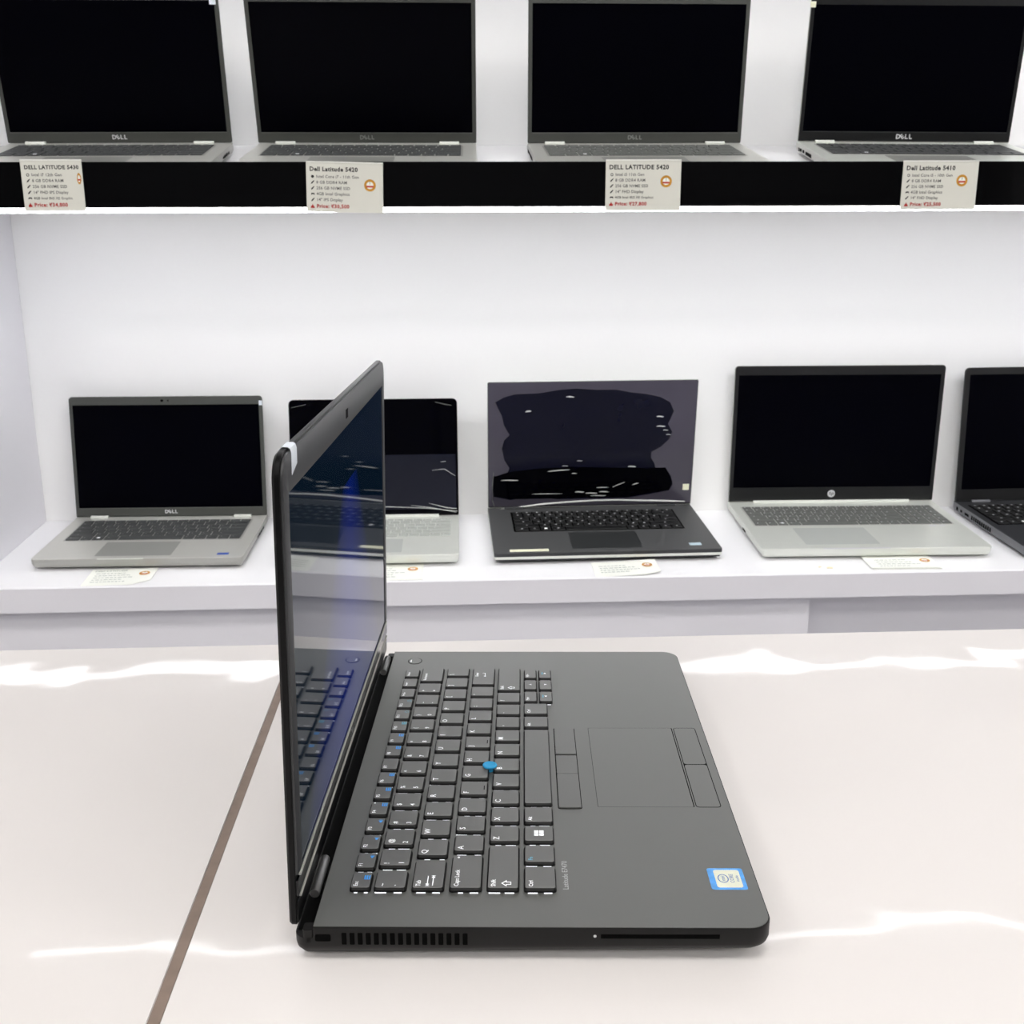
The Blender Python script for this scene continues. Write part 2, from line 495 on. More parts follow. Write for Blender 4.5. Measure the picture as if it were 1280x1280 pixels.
# ------------------------------------------------------------------ the black laptop on the counter
def main_laptop():
    W, D, T = 331.0, 220.9, 19.0
    la = 0.05852
    hx, hy = -80.78, 433.03                    # rear corner nearest the camera
    ud = Vector((math.sin(la), math.cos(la), 0))
    cpos = Vector((hx, hy, 0)) + ud * (W / 2)
    root = empty('laptop', (cpos.x, cpos.y, CT), Matrix.Rotation(math.pi / 2 - la, 3, 'Z'))
    tag(root, 'large open black laptop with blue pointing stick, standing sideways on the white counter', 'laptop')
    X = lambda u: u - W / 2
    KS = -1.1                                  # keys start a touch nearer, their tops stand proud

    # body: sides taper to the front, underside drawn in
    def zb(y, a, b):
        t = max(0, min(1, -y / D))
        return a + (b - a) * t
    y1 = -9.0
    L = []
    for ins, f in ((16, lambda y: zb(y, 1.6, 5.2)), (9, lambda y: zb(y, 1.8, 5.6)), (3.5, lambda y: zb(y, 3.4, 6.6)), (0.6, lambda y: zb(y, 7.0, 9.2)),
                   (0, lambda y: zb(y, 9.5, 11.0)), (0, lambda y: T - 5.5)):
        L.append([(x, y, f(y)) for x, y in inset(-W / 2, W / 2, -D, 0, 11, ins, 8, (11, 6, 6, 11))])
    MB().loft(L).build('base', M_SIDE, root)
    L = []
    for ins, z in ((0, T - 5.5), (0, T - 0.7), (0.2, T - 0.2), (0.6, T)):
        L.append([(x, y, z) for x, y in rrect(-W / 2 + ins, W / 2 - ins, -D + ins, y1, 11, 8, (11 - ins, 0.5, 0.5, 11 - ins))])
    MB().loft(L).build('upper_case', M_SIDE, root)
    MB().box(-W / 2 + 6, W / 2 - 6, -8.9, -1.0, T - 5.6, T - 5.2).build('hinge_trough', M_BLACK, root, smooth=False)
    for sx in (-1, 1):      # little cheeks closing the hinge trough
        x_a, x_b = (-W / 2, -W / 2 + 6) if sx < 0 else (W / 2 - 6, W / 2)
        MB().loft([[(x, y, z) for x, y in rrect(x_a, x_b, y1 - 0.1, -4.2, 1.2, 3)] for z in (T - 8, T - 1.6)]).build('hinge_cheek', M_SIDE, root)

    # deck plate
    L = []
    for ins, z in ((0.7, T - 0.05), (0.7, T + 0.05), (0.9, T + 0.12)):
        L.append([(x, y, z) for x, y in rrect(-W / 2 + ins, W / 2 - ins, -D + ins, y1 - 0.2, 10.5, 8, (10.3, 0.5, 0.5, 10.3))])
    MB().loft(L).build('deck', M_DECK, root, smooth=False)
    DT = T + 0.12

    # keyboard
    PITCH = 18.72
    rows = {'f': (26.9, 10.4), 'n': (41.35, 16.0), 'q': (59.6, 16.0), 'a': (77.9, 16.0), 'z': (96.05, 16.0), 'c': (114.1, 16.0)}
    keys = []   # (row, u0, u1, legends) ; legends list of (text,size,du,dv,mat) du from near edge, dv from rear edge of the key top
    fl = ['Esc', 'F1', 'F2', 'F3', 'F4', 'F5', 'F6', 'F7', 'F8', 'F9', 'F10', 'F11', 'F12', 'PrtScr', 'Insert', 'Delete']
    fico = {0: 'lock', 1: 'mute', 2: 'vol', 3: 'vol2', 4: 'mic', 5: 'num', 6: 'scr', 8: 'disp', 9: 'find', 10: 'lite', 11: 'sun', 12: 'sun2'}
    for k in range(16):
        u0 = 27.6 + k * 16.73
        keys.append(('f', u0, u0 + 14.0, fl[k], 'f', k))
    num = ['~`', '!1', '@2', '#3', '$4', '%5', '^6', '&7', '*8', '(9', ')0', '_-', '+=']
    for k, s in enumerate(num):
        u0 = 27.6 + k * PITCH
        keys.append(('n', u0, u0 + 15.6, s, 'n', k))
    keys.append(('n', 27.6 + 13 * PITCH, 295.2, 'Backspace', 'w', 0))
    keys.append(('q', 27.6, 52.3, 'Tab', 'tab', 0))
    for k, s in enumerate('QWERTYUIOP[]'):
        u0 = 55.5 + k * PITCH
        keys.append(('q', u0, u0 + 15.6, s, 'l', 0))
    keys.append(('q', 55.5 + 12 * PITCH, 295.2, '\\', 'l', 0))
    keys.append(('a', 27.6, 56.5, 'Caps Lock', 'caps', 0))
    for k, s in enumerate("ASDFGHJKL;'"):
        u0 = 59.6 + k * PITCH
        keys.append(('a', u0, u0 + 15.6, s, 'l', 1 if s in 'FJ' else 0))
    keys.append(('a', 59.6 + 11 * PITCH, 295.2, 'Enter', 'enter', 0))
    keys.append(('z', 27.6, 65.4, 'Shift', 'shift', 0))
    for k, s in enumerate('ZXCVBNM,./'):
        u0 = 68.6 + k * PITCH
        keys.append(('z', u0, u0 + 15.6, s, 'l', 0))
    keys.append(('z', 68.6 + 10 * PITCH, 295.2, 'Shift', 'shift', 0))
    keys.append(('c', 27.6, 46.7, 'Ctrl', 'w', 0))
    keys.append(('c', 49.8, 65.6, 'Fn', 'fn', 0))
    keys.append(('c', 68.9, 84.2, '', 'win', 0))
    keys.append(('c', 87.3, 103.4, 'Alt', 'w', 0))
    keys.append(('c', 106.4, 197.0, '', 'space', 0))
    keys.append(('c', 200.2, 215.8, 'Alt', 'w', 0))
    keys.append(('c', 219.0, 235.4, 'Ctrl', 'w', 0))

    back = MB()

    def add_key(u0, u1, v, dp, body, kind, extra, h=2.5):
        u0, u1 = u0 + KS, u1 + KS
        wd = u1 - u0
        me = key_mesh(wd, dp, h, 0.8, M_KEYB, n=2, rad=1.5)
        uc = (u0 + u1) / 2
        k = place('key', me, M_KEYB, root, (X(uc), -v, DT))
        # satin cap on top
        ck = ('cap', round(wd, 2), round(dp, 2))
        if ck not in KEYM:
            cme = MB().loft([[(x, y, z) for x, y in inset(-wd / 2, wd / 2, -dp / 2, dp / 2, 1.5, i_, 2)] for i_, z in ((0.72, h), (0.85, h + 0.12))]).mesh('key_top', False)
            cme.materials.append(M_KEY)
            KEYM[ck] = cme
        place('key_top', KEYM[ck], M_KEY, k)
        # light leaking from under the near side
        segs = max(2, int(dp / 7))
        n2 = 2
        for s_ in range(n2):
            a = -dp / 2 + dp * (0.10 + 0.45 * s_) + random.uniform(0, 1.0)
            b = a + dp * random.uniform(0.14, 0.36)
            back.box(X(u0) - 0.3, X(u0) + 0.9, -v + a, -v + b, DT, DT + 0.42)
        zt = h + 0.2
        xl = -wd / 2 + 1.7
        P = lambda t, s, x, y, m=M_LEGW, al='LEFT', b=0.0: text('legend', t, s, m, k, (x, y, zt), align=al, bold=b)
        if kind == 'l':
            P(body, 4.4, xl, dp / 2 - 4.0, b=0.012)
            if extra:
                MB().box(-2, 2, -dp / 2 + 1.9, -dp / 2 + 2.4, zt - 0.15, zt + 0.15).build('homing_bar', M_BLACK, k)
        elif kind == 'n':
            P(body[0], 3.8, xl, dp / 2 - 4.2, b=0.012)
            P(body[1], 3.8, xl, -dp / 2 + 4.4, b=0.012)
        elif kind == 'f':
            P(body, 2.9 if len(body) < 4 else 2.2, xl, dp / 2 - 3.0, b=0.01)
            ic = fico.get(extra)
            if ic:
                b_ = MB()
                yy = -dp / 2 + 2.6
                xx = wd / 2 - 3.6 if extra else 1.8
                if ic in ('vol', 'vol2', 'mute'):
                    b_.loft([[(x, y, z) for x, y in ((xx - 1.6, yy - .5), (xx - .7, yy - .5), (xx + .2, yy - 1.3), (xx + .2, yy + 1.3), (xx - .7, yy + .5), (xx - 1.6, yy + .5))] for z in (zt - .05, zt)])
                    if ic != 'vol':
                        b_.box(xx + .6, xx + .9, yy - .8, yy + .8, zt - .05, zt)
                elif ic in ('sun', 'sun2'):
                    for q in range(6):
                        a = q * math.pi / 3
                        b_.box(xx + 1.2 * math.cos(a) - .25, xx + 1.2 * math.cos(a) + .25, yy + 1.2 * math.sin(a) - .25, yy + 1.2 * math.sin(a) + .25, zt - .05, zt)
                else:
                    for q in (-1.1, 0, 1.1):
                        b_.box(xx - 1.7, xx + 1.7, yy + q - .33, yy + q + .33, zt - .05, zt)
                    b_.box(xx - 1.7, xx - 1.3, yy - 1.4, yy + 1.4, zt - .05, zt)
                b_.build('fn_symbol', M_LEGB if extra < 10 else M_LEGC, k, smooth=False)
            if extra == 4:
                disc(wd / 2 - 2.0, dp / 2 - 2.2, 0.5, zt - .05, zt, 8).build('indicator_dot', M_LEGW, k)
        elif kind == 'w':
            P(body, 3.0 if len(body) < 6 else 2.8, xl, dp / 2 - 3.6, b=0.012)
        elif kind == 'tab':
            P(body, 3.2, xl, dp / 2 - 3.4, b=0.012)
            b_ = MB()
            for yy, sg in ((0.3, -1), (-2.3, 1)):
                xa, xb = xl + 0.5, xl + 8.5
                b_.box(xa, xb, yy - .22, yy + .22, zt - .05, zt)
                t_ = xa if sg < 0 else xb
                b_.loft([[(x, y, z) for x, y in ((t_, yy), (t_ - sg * 1.5, yy + 1.0), (t_ - sg * 1.5, yy - 1.0))] for z in (zt - .05, zt)])
                b_.box(t_ + sg * .1 - .15, t_ + sg * .1 + .15, yy - 1, yy + 1, zt - .05, zt)
            b_.build('tab_arrows', M_LEGW, k, smooth=False)
        elif kind == 'caps':
            P(body, 3.2, xl, dp / 2 - 3.6, b=0.012)
            disc(wd / 2 - 2.6, dp / 2 - 3.4, 0.65, zt - .05, zt, 10).build('indicator_dot', M_LEGW, k)
        elif kind == 'shift':
            P(body, 3.2, xl, dp / 2 - 3.4, b=0.012)
            b_ = MB()
            ax, ay = xl + 2.6, -dp / 2 + 6.2
            out = [(-2.6, 0), (0, 2.7), (2.6, 0), (1.2, 0), (1.2, -2.2), (-1.2, -2.2), (-1.2, 0)]
            inn = [(-1.5, .45), (0, 2.0), (1.5, .45), (.75, .45), (.75, -1.75), (-.75, -1.75), (-.75, .45)]
            b_.ring([[(ax + x, ay + y, z) for x, y in out] for z in (zt, zt - .05)], [[(ax + x, ay + y, z) for x, y in inn] for z in (zt, zt - .05)])
            b_.build('shift_arrow', M_LEGW, k, smooth=False)
        elif kind == 'enter':
            P(body, 3.0, xl + 12, dp / 2 - 3.4, b=0.012)
            b_ = MB()
            b_.box(xl + 12, xl + 18, -1.2, -.8, zt - .05, zt)
            b_.box(xl + 17.6, xl + 18, -1.2, .8, zt - .05, zt)
            b_.loft([[(x, y, z) for x, y in ((xl + 11.4, -1.0), (xl + 12.9, 0), (xl + 12.9, -2.0))] for z in (zt - .05, zt)])
            b_.build('enter_arrow', M_LEGW, k, smooth=False)
        elif kind == 'fn':
            P(body, 3.2, xl, dp / 2 - 3.6, m=M_LEGC, b=0.012)
        elif kind == 'win':
            b_ = MB()
            for sx in (-1, 1):
                for sy in (-1, 1):
                    b_.box(sx * 1.35 - 1.15, sx * 1.35 + 1.15, sy * 1.35 - 1.15, sy * 1.35 + 1.15, zt - .05, zt)
            b_.build('window_symbol', M_LEGW, k, smooth=False)
        elif kind == 'arrow':
            b_ = MB()
            a = {'<': math.pi, '>': 0, '^': math.pi / 2, 'v': -math.pi / 2}[body]
            tri = [(1.2, 0), (-0.7, 1.0), (-0.7, -1.0)]
            tri = [(x * math.cos(a) - y * math.sin(a), x * math.sin(a) + y * math.cos(a)) for x, y in tri]
            b_.loft([[(x, y, z) for x, y in tri] for z in (zt - .05, zt)])
            b_.build('arrow_symbol', M_LEGW, k, smooth=False)
            if extra:
                MB().box(-2, 2, 1.5, 2.2, zt - .05, zt).build('fn_symbol', M_LEGC, k, smooth=False)
        elif kind == 'pg':
            P(body, 2.2, xl, dp / 2 - 2.6, b=0.012)
        return k

    for r, u0, u1, body, kind, ex in keys:
        v, dp = rows[r]
        add_key(u0, u1, v, dp, body, kind, ex)
    for j, (a, b) in enumerate((('PgUp', '<'), ('^', 'v'), ('PgDn', '>'))):
        u0 = 238.3 + j * 19.1
        add_key(u0, u0 + 16.2, 110.9, 9.2, a, 'pg' if len(a) > 1 else 'arrow', 0)
        add_key(u0, u0 + 16.2, 121.2, 9.2, b, 'arrow', 1 if j != 1 else 0)
    back.build('keyboard_backlight', M_BACKL, root, smooth=False)

    # pointing stick
    u_, v_ = 147.0, 86.2
    st = MB().loft([[(X(u_) + r * math.cos(2 * math.pi * k / 18), -v_ + r * math.sin(2 * math.pi * k / 18), DT + z) for k in range(18)]
                    for r, z in ((2.4, 0.2), (2.4, 2.2), (3.9, 2.9), (4.3, 3.6), (4.1, 4.1), (3.3, 4.2), (2.8, 3.95))])
    st.build('pointing_stick', M_NUB, root)

    # buttons under the space bar: dark slot, three buttons
    def plate(u0, u1, v0, v1, z0, z1, r, m, name, edge=0.25):
        L = [[(x, y, z) for x, y in inset(X(u0), X(u1), -v1, -v0, r, i_, 3)] for i_, z in ((0, z0), (0, z1 - edge * .5), (edge, z1))]
        return MB().loft(L).build(name, m, root, smooth=False)
    plate(103.9, 202.9, 124.9, 138.7, T, DT + 0.03, 1.5, M_BLACK, 'button_slot')
    plate(104.7, 142.6, 125.7, 138.0, T, DT + 0.75, 1.0, M_KEY, 'click_button')
    plate(143.3, 165.9, 125.7, 138.0, T, DT + 0.35, 0.6, M_KEY, 'click_button')
    plate(166.6, 202.2, 125.7, 138.0, T, DT + 0.75, 1.0, M_KEY, 'click_button')
    plate(106.3, 203.2, 147.0, 201.0, T, DT + 0.03, 0.8, M_BLACK, 'touchpad_slot')
    plate(106.6, 202.8, 147.4, 200.2, T, DT + 0.05, 0.6, mat('touchpad_satin', (71, 73, 69), 0.38, spec=1.0, sheen=0.45, noise=0.04), 'touchpad', 0.04)
    plate(105.9, 203.4, 201.3, 215.8, T, DT + 0.03, 2.2, M_BLACK, 'button_slot')
    plate(106.5, 154.7, 201.9, 215.2, T, DT + 0.12, 1.7, M_DECK, 'click_button')
    plate(155.3, 202.8, 201.9, 215.2, T, DT + 0.12, 1.7, M_DECK, 'click_button')
    # power button
    disc(X(312), -26, 6.0, T, DT + 0.03, 24, 5.2).build('power_ring', M_BLACK, root)
    pb = disc(X(312), -26, 5.4, T, DT + 0.25, 24, 4.6).build('power_button', M_DECK, root)
    MB().box(X(309.5), X(313.5), -23.6, -22.8, DT + 0.2, DT + 0.4).build('power_mark', M_LEGW, pb, smooth=False)
    # palm rest print and sticker
    text('model_print', 'Latitude E7470', 4.0, M_GREYP, root, (X(29.6), -126.7, DT + 0.06), align='LEFT')
    stk = plate(30.0, 47.8, 197.4, 215.0, DT - 0.05, DT + 0.12, 1.2, M_STB, 'palm_sticker', 0.03)
    stk['label'] = 'blue and cream foil processor sticker'
    MB().loft([[(x, y, z) for x, y in rrect(X(31.6), X(46.2), -213.0, -200.4, 1.2, 3)] for z in (DT + .1, DT + .16)]).build('sticker_face', M_STW, stk)
    b_ = MB()
    cxs, cys = X(39.0), -204.3
    n_ = 20
    o_ = [(cxs + 3.6 * math.cos(2 * math.pi * q / n_), cys + 2.7 * math.sin(2 * math.pi * q / n_)) for q in range(n_)]
    i_ = [(cxs + 3.1 * math.cos(2 * math.pi * q / n_), cys + 2.2 * math.sin(2 * math.pi * q / n_)) for q in range(n_)]
    b_.ring([[(x, y, z) for x, y in o_] for z in (DT + .2, DT + .16)], [[(x, y, z) for x, y in i_] for z in (DT + .2, DT + .16)])
    b_.build('sticker_ring', M_STT, stk)
    text('sticker_print', 'intel', 2.6, M_STT, stk, (X(39.0), -204.3, DT + .2), align='CENTER', bold=0.01)
    text('sticker_print', 'CORE', 2.8, M_STT, stk, (X(39.0), -208.6, DT + .2), align='CENTER', bold=0.01)
    text('sticker_print', 'inside', 2.2, M_STT, stk, (X(39.0), -211.3, DT + .2), align='CENTER', bold=0.01)

    # near side: lock slot, vents, card slot
    xs = -W / 2
    lk = MB().loft([[(x, y, z) for y, z in rrect(-17.2, -9.9, T - 7.2, T - 3.6, 0.8, 3)] for x in (xs + 0.6, xs - 0.15)])
    lk.build('lock_slot', M_BLACK, root)
    for k in range(16):
        y_ = -22.2 - k * 3.72
        zt_, zb_ = T - 2.7, T - 8.9
        MB().loft([[(x, y, z) for y, z in rrect(y_ - 2.3, y_, zb_, zt_, 0.3, 1)] for x in (xs + 0.6, xs - 0.12)]).build('vent_slot', M_BLACK, root, smooth=False)
    MB().box(xs - 0.12, xs + 0.6, -196, -141.5, T - 5.2, T - 3.0).build('card_slot', M_BLACK, root, smooth=False)
    disc(0, 0, 0.7, -0.1, 0.1, 10).build('indicator_dot', M_GREYP, root, loc=(xs - 0.1, -138.8, T - 4.0), rot=(0, math.pi / 2, 0))
    # right side ports on the far side
    for (a, b, h_) in ((-60, -46, 5), (-80, -66, 5), (-40, -25, 6)):
        MB().box(-xs - 0.6, -xs + 0.12, a, b, T - 3 - h_, T - 3).build('port', M_BLACK, root, smooth=False)
    for x in (-130, 130):
        for y in (-24, -196):
            z_ = 5.6 if y < -100 else 2.2
            disc(x, y, 9, 0.0, z_, 16, 4).build('rubber_foot', M_FOOT, root)

    # hinge barrels
    for (a, b) in ((25, 55), (290, 316)):
        n_ = 16
        hb = MB()
        L = []
        for x, r in ((X(a), 2.2), (X(a) + .5, 2.5), (X(b) - .5, 2.5), (X(b), 2.2)):
            L.append([(x, -5.3 + r * math.cos(2 * math.pi * q / n_), T + 0.6 + r * math.sin(2 * math.pi * q / n_)) for q in range(n_)])
        hb.loft(L).build('hinge_barrel', M_HINGE, root)

    # lid: local X along width, Z up the lid, front face at y=0
    H = 221.5
    lid = empty_lid = None
    n = 7
    rs = (2.5, 11, 11, 2.5)
    L = []
    for ins, y in ((0.5, 1.3), (0.0, 1.7), (0.0, 3.8), (0.9, 4.9), (3.0, 5.4)):
        L.append([(x, y, z) for x, z in inset(-W / 2, W / 2, 1.0, H, 11, ins, n, rs)])
    lid = MB().loft(L).build('lid', M_LID, root, loc=(0, -3.3, T - 0.6), rot=(math.radians(1.2), 0, 0))
    sz0, sz1, sx = 27.5, 203.5, 155.0
    bz = MB()
    L_o = [[(x, y, z) for x, z in inset(-W / 2, W / 2, 26.3, H, 11, i_, n, (1.0, 11, 11, 1.0))] for i_, y in ((1.5, 0.0), (1.05, 0.25), (1.0, 1.4))]
    L_i = [[(x, y, z) for x, z in rrect(-sx - g, sx + g, sz0 - g * .4, sz1 + g, 0.5, n)] for g, y in ((0.6, 0.0), (0.1, 0.35), (0.0, 1.4))]
    bz.ring(L_o, L_i)
    bz.build('bezel', M_BEZEL, lid)
    # chin: glossy strip, ridge lines with the lip highlight put into their pale grey
    MB().loft([[(x, y, z) for x, z in inset(-W / 2, W / 2, 15.3, 25.4, 1, i_, 2)] for i_, y in ((1.2, 0.15), (1.0, 0.4), (1.0, 1.4))]).build('chin', M_CHIN, lid)
    MB().box(-W / 2 + 4, W / 2 - 4, -0.5, 0.6, 25.5, 26.9).build('chin_line', M_LINE_HL, lid, smooth=False)
    MB().box(-W / 2 + 4, W / 2 - 4, -0.35, 0.6, 14.5, 15.1).build('chin_line', M_LINE_HL, lid, smooth=False)
    MB().loft([[(x, y, z) for x, z in inset(-W / 2, W / 2, 1.5, 14.3, 1, i_, 2)] for i_, y in ((1.2, 0.5), (1.0, 0.7), (1.0, 1.4))]).build('hinge_cover', M_LID, lid)
    scr = MB().box(-sx, sx, 0.45, 1.35, sz0, sz1).build('screen', None, lid, smooth=False)
    scr.data.materials.append(main_screen_mat())
    # webcam opening
    MB().box(-3.6, 3.6, -0.12, 0.3, 208.5, 213.5).build('webcam_window', M_BLACK, lid, smooth=False)
    dell_logo(lid, 8.2, M_CHROME, (-2, 0.0, 20.2), UPR)
    # tape folded over the upper edge near the camera
    tp = MB()
    prof = [(-0.25, 213.0), (-0.25, 219.8), (0.3, 221.5), (1.3, 222.1), (3.9, 222.1), (5.3, 220.6), (5.9, 214)]
    xa, xb = -W / 2 + 17.0, -W / 2 + 28.0
    lo = []
    for x, dz in ((xa, 3), (xb, 0)):
        pr = [(y, z if i else z - dz) for i, (y, z) in enumerate(prof)]
        inn = [(y + (0.12 if i < 3 else -0.12 if i > 4 else 0), (z if i else z - dz) - (0.12 if 2 <= i <= 4 else 0)) for i, (y, z) in enumerate(prof)]
        lo.append([(x, y, z) for y, z in pr + list(reversed(inn))])
    tp.loft(lo).build('tape_tab', M_TAPE, lid)
    return root


def main_screen_mat():
    m = bpy.data.materials.new('lit_glossy_screen')
    m.use_nodes = True
    nt = m.node_tree
    b = nt.nodes['Principled BSDF']
    b.inputs['Base Color'].default_value = (0.004, 0.005, 0.008, 1)
    b.inputs['Roughness'].default_value = 0.035
    b.inputs['Specular IOR Level'].default_value = 0.6
    tc = nt.nodes.new('ShaderNodeTexCoord')
    sp = nt.nodes.new('ShaderNodeSeparateXYZ')
    nt.links.new(tc.outputs['Object'], sp.inputs[0])

    def math_(op, a, b_=None, c=None):
        n = nt.nodes.new('ShaderNodeMath')
        n.operation = op
        for i, v in enumerate((a, b_, c)):
            if v is None:
                continue
            if isinstance(v, (int, float)):
                n.inputs[i].default_value = v
            else:
                nt.links.new(v, n.inputs[i])
        return n.outputs[0]
    # blue beam of the wallpaper, wider towards the lower edge
    wdt = math_('MULTIPLY_ADD', math_('SUBTRACT', 0.178, sp.outputs['Z']), 0.75, 0.022)
    wdt = math_('MAXIMUM', wdt, 0.008)
    d = math_('ABSOLUTE', math_('ADD', sp.outputs['X'], math_('MULTIPLY_ADD', sp.outputs['Z'], -0.12, 0.012)))
    s = math_('SUBTRACT', 1.0, math_('DIVIDE', d, wdt))
    s = math_('SMOOTH_MIN', math_('MAXIMUM', s, 0.0), 1.0, 0.1)
    top = math_('LESS_THAN', sp.outputs['Z'], 0.172)
    s = math_('MULTIPLY', math_('POWER', s, 0.6), top)
    mx = nt.nodes.new('ShaderNodeMix')
    mx.data_type = 'RGBA'
    mx.inputs['A'].default_value = (0.001, 0.005, 0.011, 1)
    mx.inputs['B'].default_value = (0.001, 0.008, 0.095, 1)
    nt.links.new(s, mx.inputs['Factor'])
    nt.links.new(mx.outputs['Result'], b.inputs['Emission Color'])
    b.inputs['Emission Strength'].default_value = 1.0
    return m


main_laptop()


# ------------------------------------------------------------------ laptops on the shelves
KB15 = [[0.94] * 16,
        [1] * 13 + [2],
        [1.5] + [1] * 12 + [1.5],
        [1.75] + [1] * 11 + [2.25],
        [2.25] + [1] * 10 + [2.75],
        [1.25, 1, 1, 1.25, 5.5, 1, 1, 1, 1, 1]]
KBNUM = [[0.95] * 20,
         [1] * 13 + [2, 1, 1, 1, 1],
         [1.5] + [1] * 12 + [1.5, 1, 1, 1, 1],
         [1.75] + [1] * 11 + [2.25, 1, 1, 1, 1],
         [2.25] + [1] * 10 + [2.75, 1, 1, 1, 1],
         [1.25, 1, 1, 1.25, 5.5, 1, 1, 1, 1, 1, 2, 1, 1]]


def shelf_laptop(sp):
    W, D, T, H = sp['W'], sp['D'], sp.get('T', 18.0), sp['H']
    tilt, yaw = sp['tilt'], math.radians(sp['yaw'])
    R = Matrix.Rotation(tilt, 3, 'X') @ Matrix.Rotation(yaw, 3, 'Z')
    hinge = Vector(sp['hinge'])
    nrm = R @ Vector((0, 0, 1))
    org = hinge - nrm * T
    root = empty('laptop', C(*org), R)
    tag(root, sp['label'], 'laptop', sp['group'])
    yR, yF = 9.0, -(D - 9.0)
    cr = sp.get('cr', 7)
    body, deck = sp['body'], sp['deck']
    # body with drawn-in underside
    L = []
    for ins, z, dz in ((8, 2.0, 2.0), (3, 3.2, 2.0), (0.4, T * 0.45, 1.5), (0, T * 0.6, 0.6), (0, T - 1.0, 0), (0.4, T - 0.5, 0)):
        L.append([(x, y, z + dz * (yR - y) / D) for x, y in inset(-W / 2, W / 2, yF, yR, cr, ins, 5, (cr, 3, 3, cr))])
    MB().loft(L).build('base', body, root)
    L = []
    for ins, z in ((0.4, T - 0.5), (0.5, T - 0.15), (1.0, T)):
        L.append([(x, y, z) for x, y in inset(-W / 2, W / 2, yF, yR, cr, ins, 5, (cr, 3, 3, cr))])
    MB().loft(L).build('deck', deck, root, smooth=False)
    if sp.get('rim'):
        L = []
        for ins, z in ((1.2, T * 0.38), (-0.25, T * 0.42), (-0.25, T * 0.62), (0.4, T * 0.66)):
            L.append([(x, y, z + 0.8 * (yR - y) / D) for x, y in inset(-W / 2, W / 2, yF, yR, cr, ins, 5, (cr, 3, 3, cr))])
        MB().loft(L).build('silver_rim', sp['rim'], root)
    for x in (-W * 0.38, W * 0.38):
        for y, h_ in ((-8, 2.4), (yF + 20, 4.4)):
            MB().box(x - 14, x + 14, y - 3, y + 3, 0, h_).build('rubber_foot', M_FOOT, root)
    # keyboard
    x0, x1, y0, y1 = sp['kb']
    rows = sp.get('rows', KB15)
    tray = MB().loft([[(x, y, z) for x, y in inset(x0 - 2, x1 + 2, y1 - 2, y0 + 2, 2, i_, 2)] for i_, z in ((0, T - .3), (0, T + 0.06))])
    tray.build('key_tray', sp.get('traymat', sp['keymat']), root)
    nr = len(rows)
    rh = (y0 - y1) / (nr - 0.4)
    y = y0
    leg = MB()
    for ri, row in enumerate(rows):
        hgt = rh * (0.6 if ri == 0 else 1.0)
        unit = (x1 - x0) / sum(row)
        x = x0
        for wk in row:
            w_ = wk * unit
            me = key_mesh(w_ - 1.9, hgt - 1.7, 1.3, 0.35, sp['keymat'], n=1, rad=0.9)
            place('key', me, sp['keymat'], root, (x + w_ / 2, y - hgt / 2, T + 0.02))
            if wk < 3:
                s_ = sp.get('lsz', 2.2)
                lx = x + w_ * (0.5 if sp.get('legc') else 0.3)
                ly = y - hgt * 0.42
                leg.box(lx - s_ * .5, lx + s_ * .5, ly - s_ * .55, ly + s_ * .55, T + 1.33, T + 1.38)
            x += w_
        y -= hgt
    lg = leg.build('key_legends', sp['legmat'], root, smooth=False)
    tag(lg, kind='stuff')
    # windows-key mark, brighter than the rest
    unit = (x1 - x0) / 15.0 if rows is KB15 else (x1 - x0) / 19.0
    wx = x0 + unit * 2.75
    wy = y1 + rh * 0.55
    MB().box(wx - 2.4, wx + 2.4, wy - 2.6, wy + 2.6, T + 1.34, T + 1.42).build('key_symbol', M_LEGW, root, smooth=False)
    # touchpad
    tx0, tx1, ty0, ty1 = sp['tp']
    MB().loft([[(x, y, z) for x, y in inset(tx0, tx1, ty1, ty0, 2, i_, 2)] for i_, z in ((0, T - .2), (0, T + .05), (0.3, T + .1))]).build('touchpad', sp['padmat'], root, smooth=False)
    # hinges
    if sp.get('longhinge'):
        MB().loft([[(x, -1.5 + 3.4 * math.cos(2 * math.pi * q / 10), T + 1.2 + 3.0 * math.sin(2 * math.pi * q / 10)) for q in range(10)] for x in (-W * 0.38, W * 0.38)]).build('hinge_barrel', body, root)
    else:
        for s_ in (-1, 1):
            a, b = sorted((s_ * W * 0.33, s_ * W * 0.42))
            MB().loft([[(x, -2.0 + 3.0 * math.cos(2 * math.pi * q / 10), T + 1.0 + 2.8 * math.sin(2 * math.pi * q / 10)) for q in range(10)] for x in (a, b)]).build('hinge_barrel', sp.get('hingemat', body), root)
    # lid
    lt = sp.get('lidT', 6.0)
    lr = sp.get('lr', 6)
    L = []
    rs = (2, lr, lr, 2)
    for ins, y_ in ((0.4, 0.5), (0, 0.9), (0, lt * .6), (1.2, lt * .95), (3, lt)):
        L.append([(x, y_, z) for x, z in inset(-W / 2, W / 2, 1.0, H, lr, ins, 5, rs)])
    lid = MB().loft(L).build('lid', sp['lidmat'], root, loc=(0, 0, T), rot=(-math.radians(sp['lid']), 0, 0))
    sd, st, sb = sp['scr']
    bz = MB()
    bz.ring([[(x, y_, z) for x, z in inset(-W / 2, W / 2, 1.5, H, lr, i_, 5, rs)] for i_, y_ in ((0.8, -0.1), (0.5, 0.5))],
            [[(x, y_, z) for x, z in rrect(-W / 2 + sd, W / 2 - sd, sb, H - st, 0.4, 5)] for y_ in (-0.1, 0.5)])
    bz.build('bezel', sp['bezmat'], lid)
    s_ = MB().box(-W / 2 + sd, W / 2 - sd, 0.15, 0.5, sb, H - st).build('screen', sp['scrmat'], lid, smooth=False)
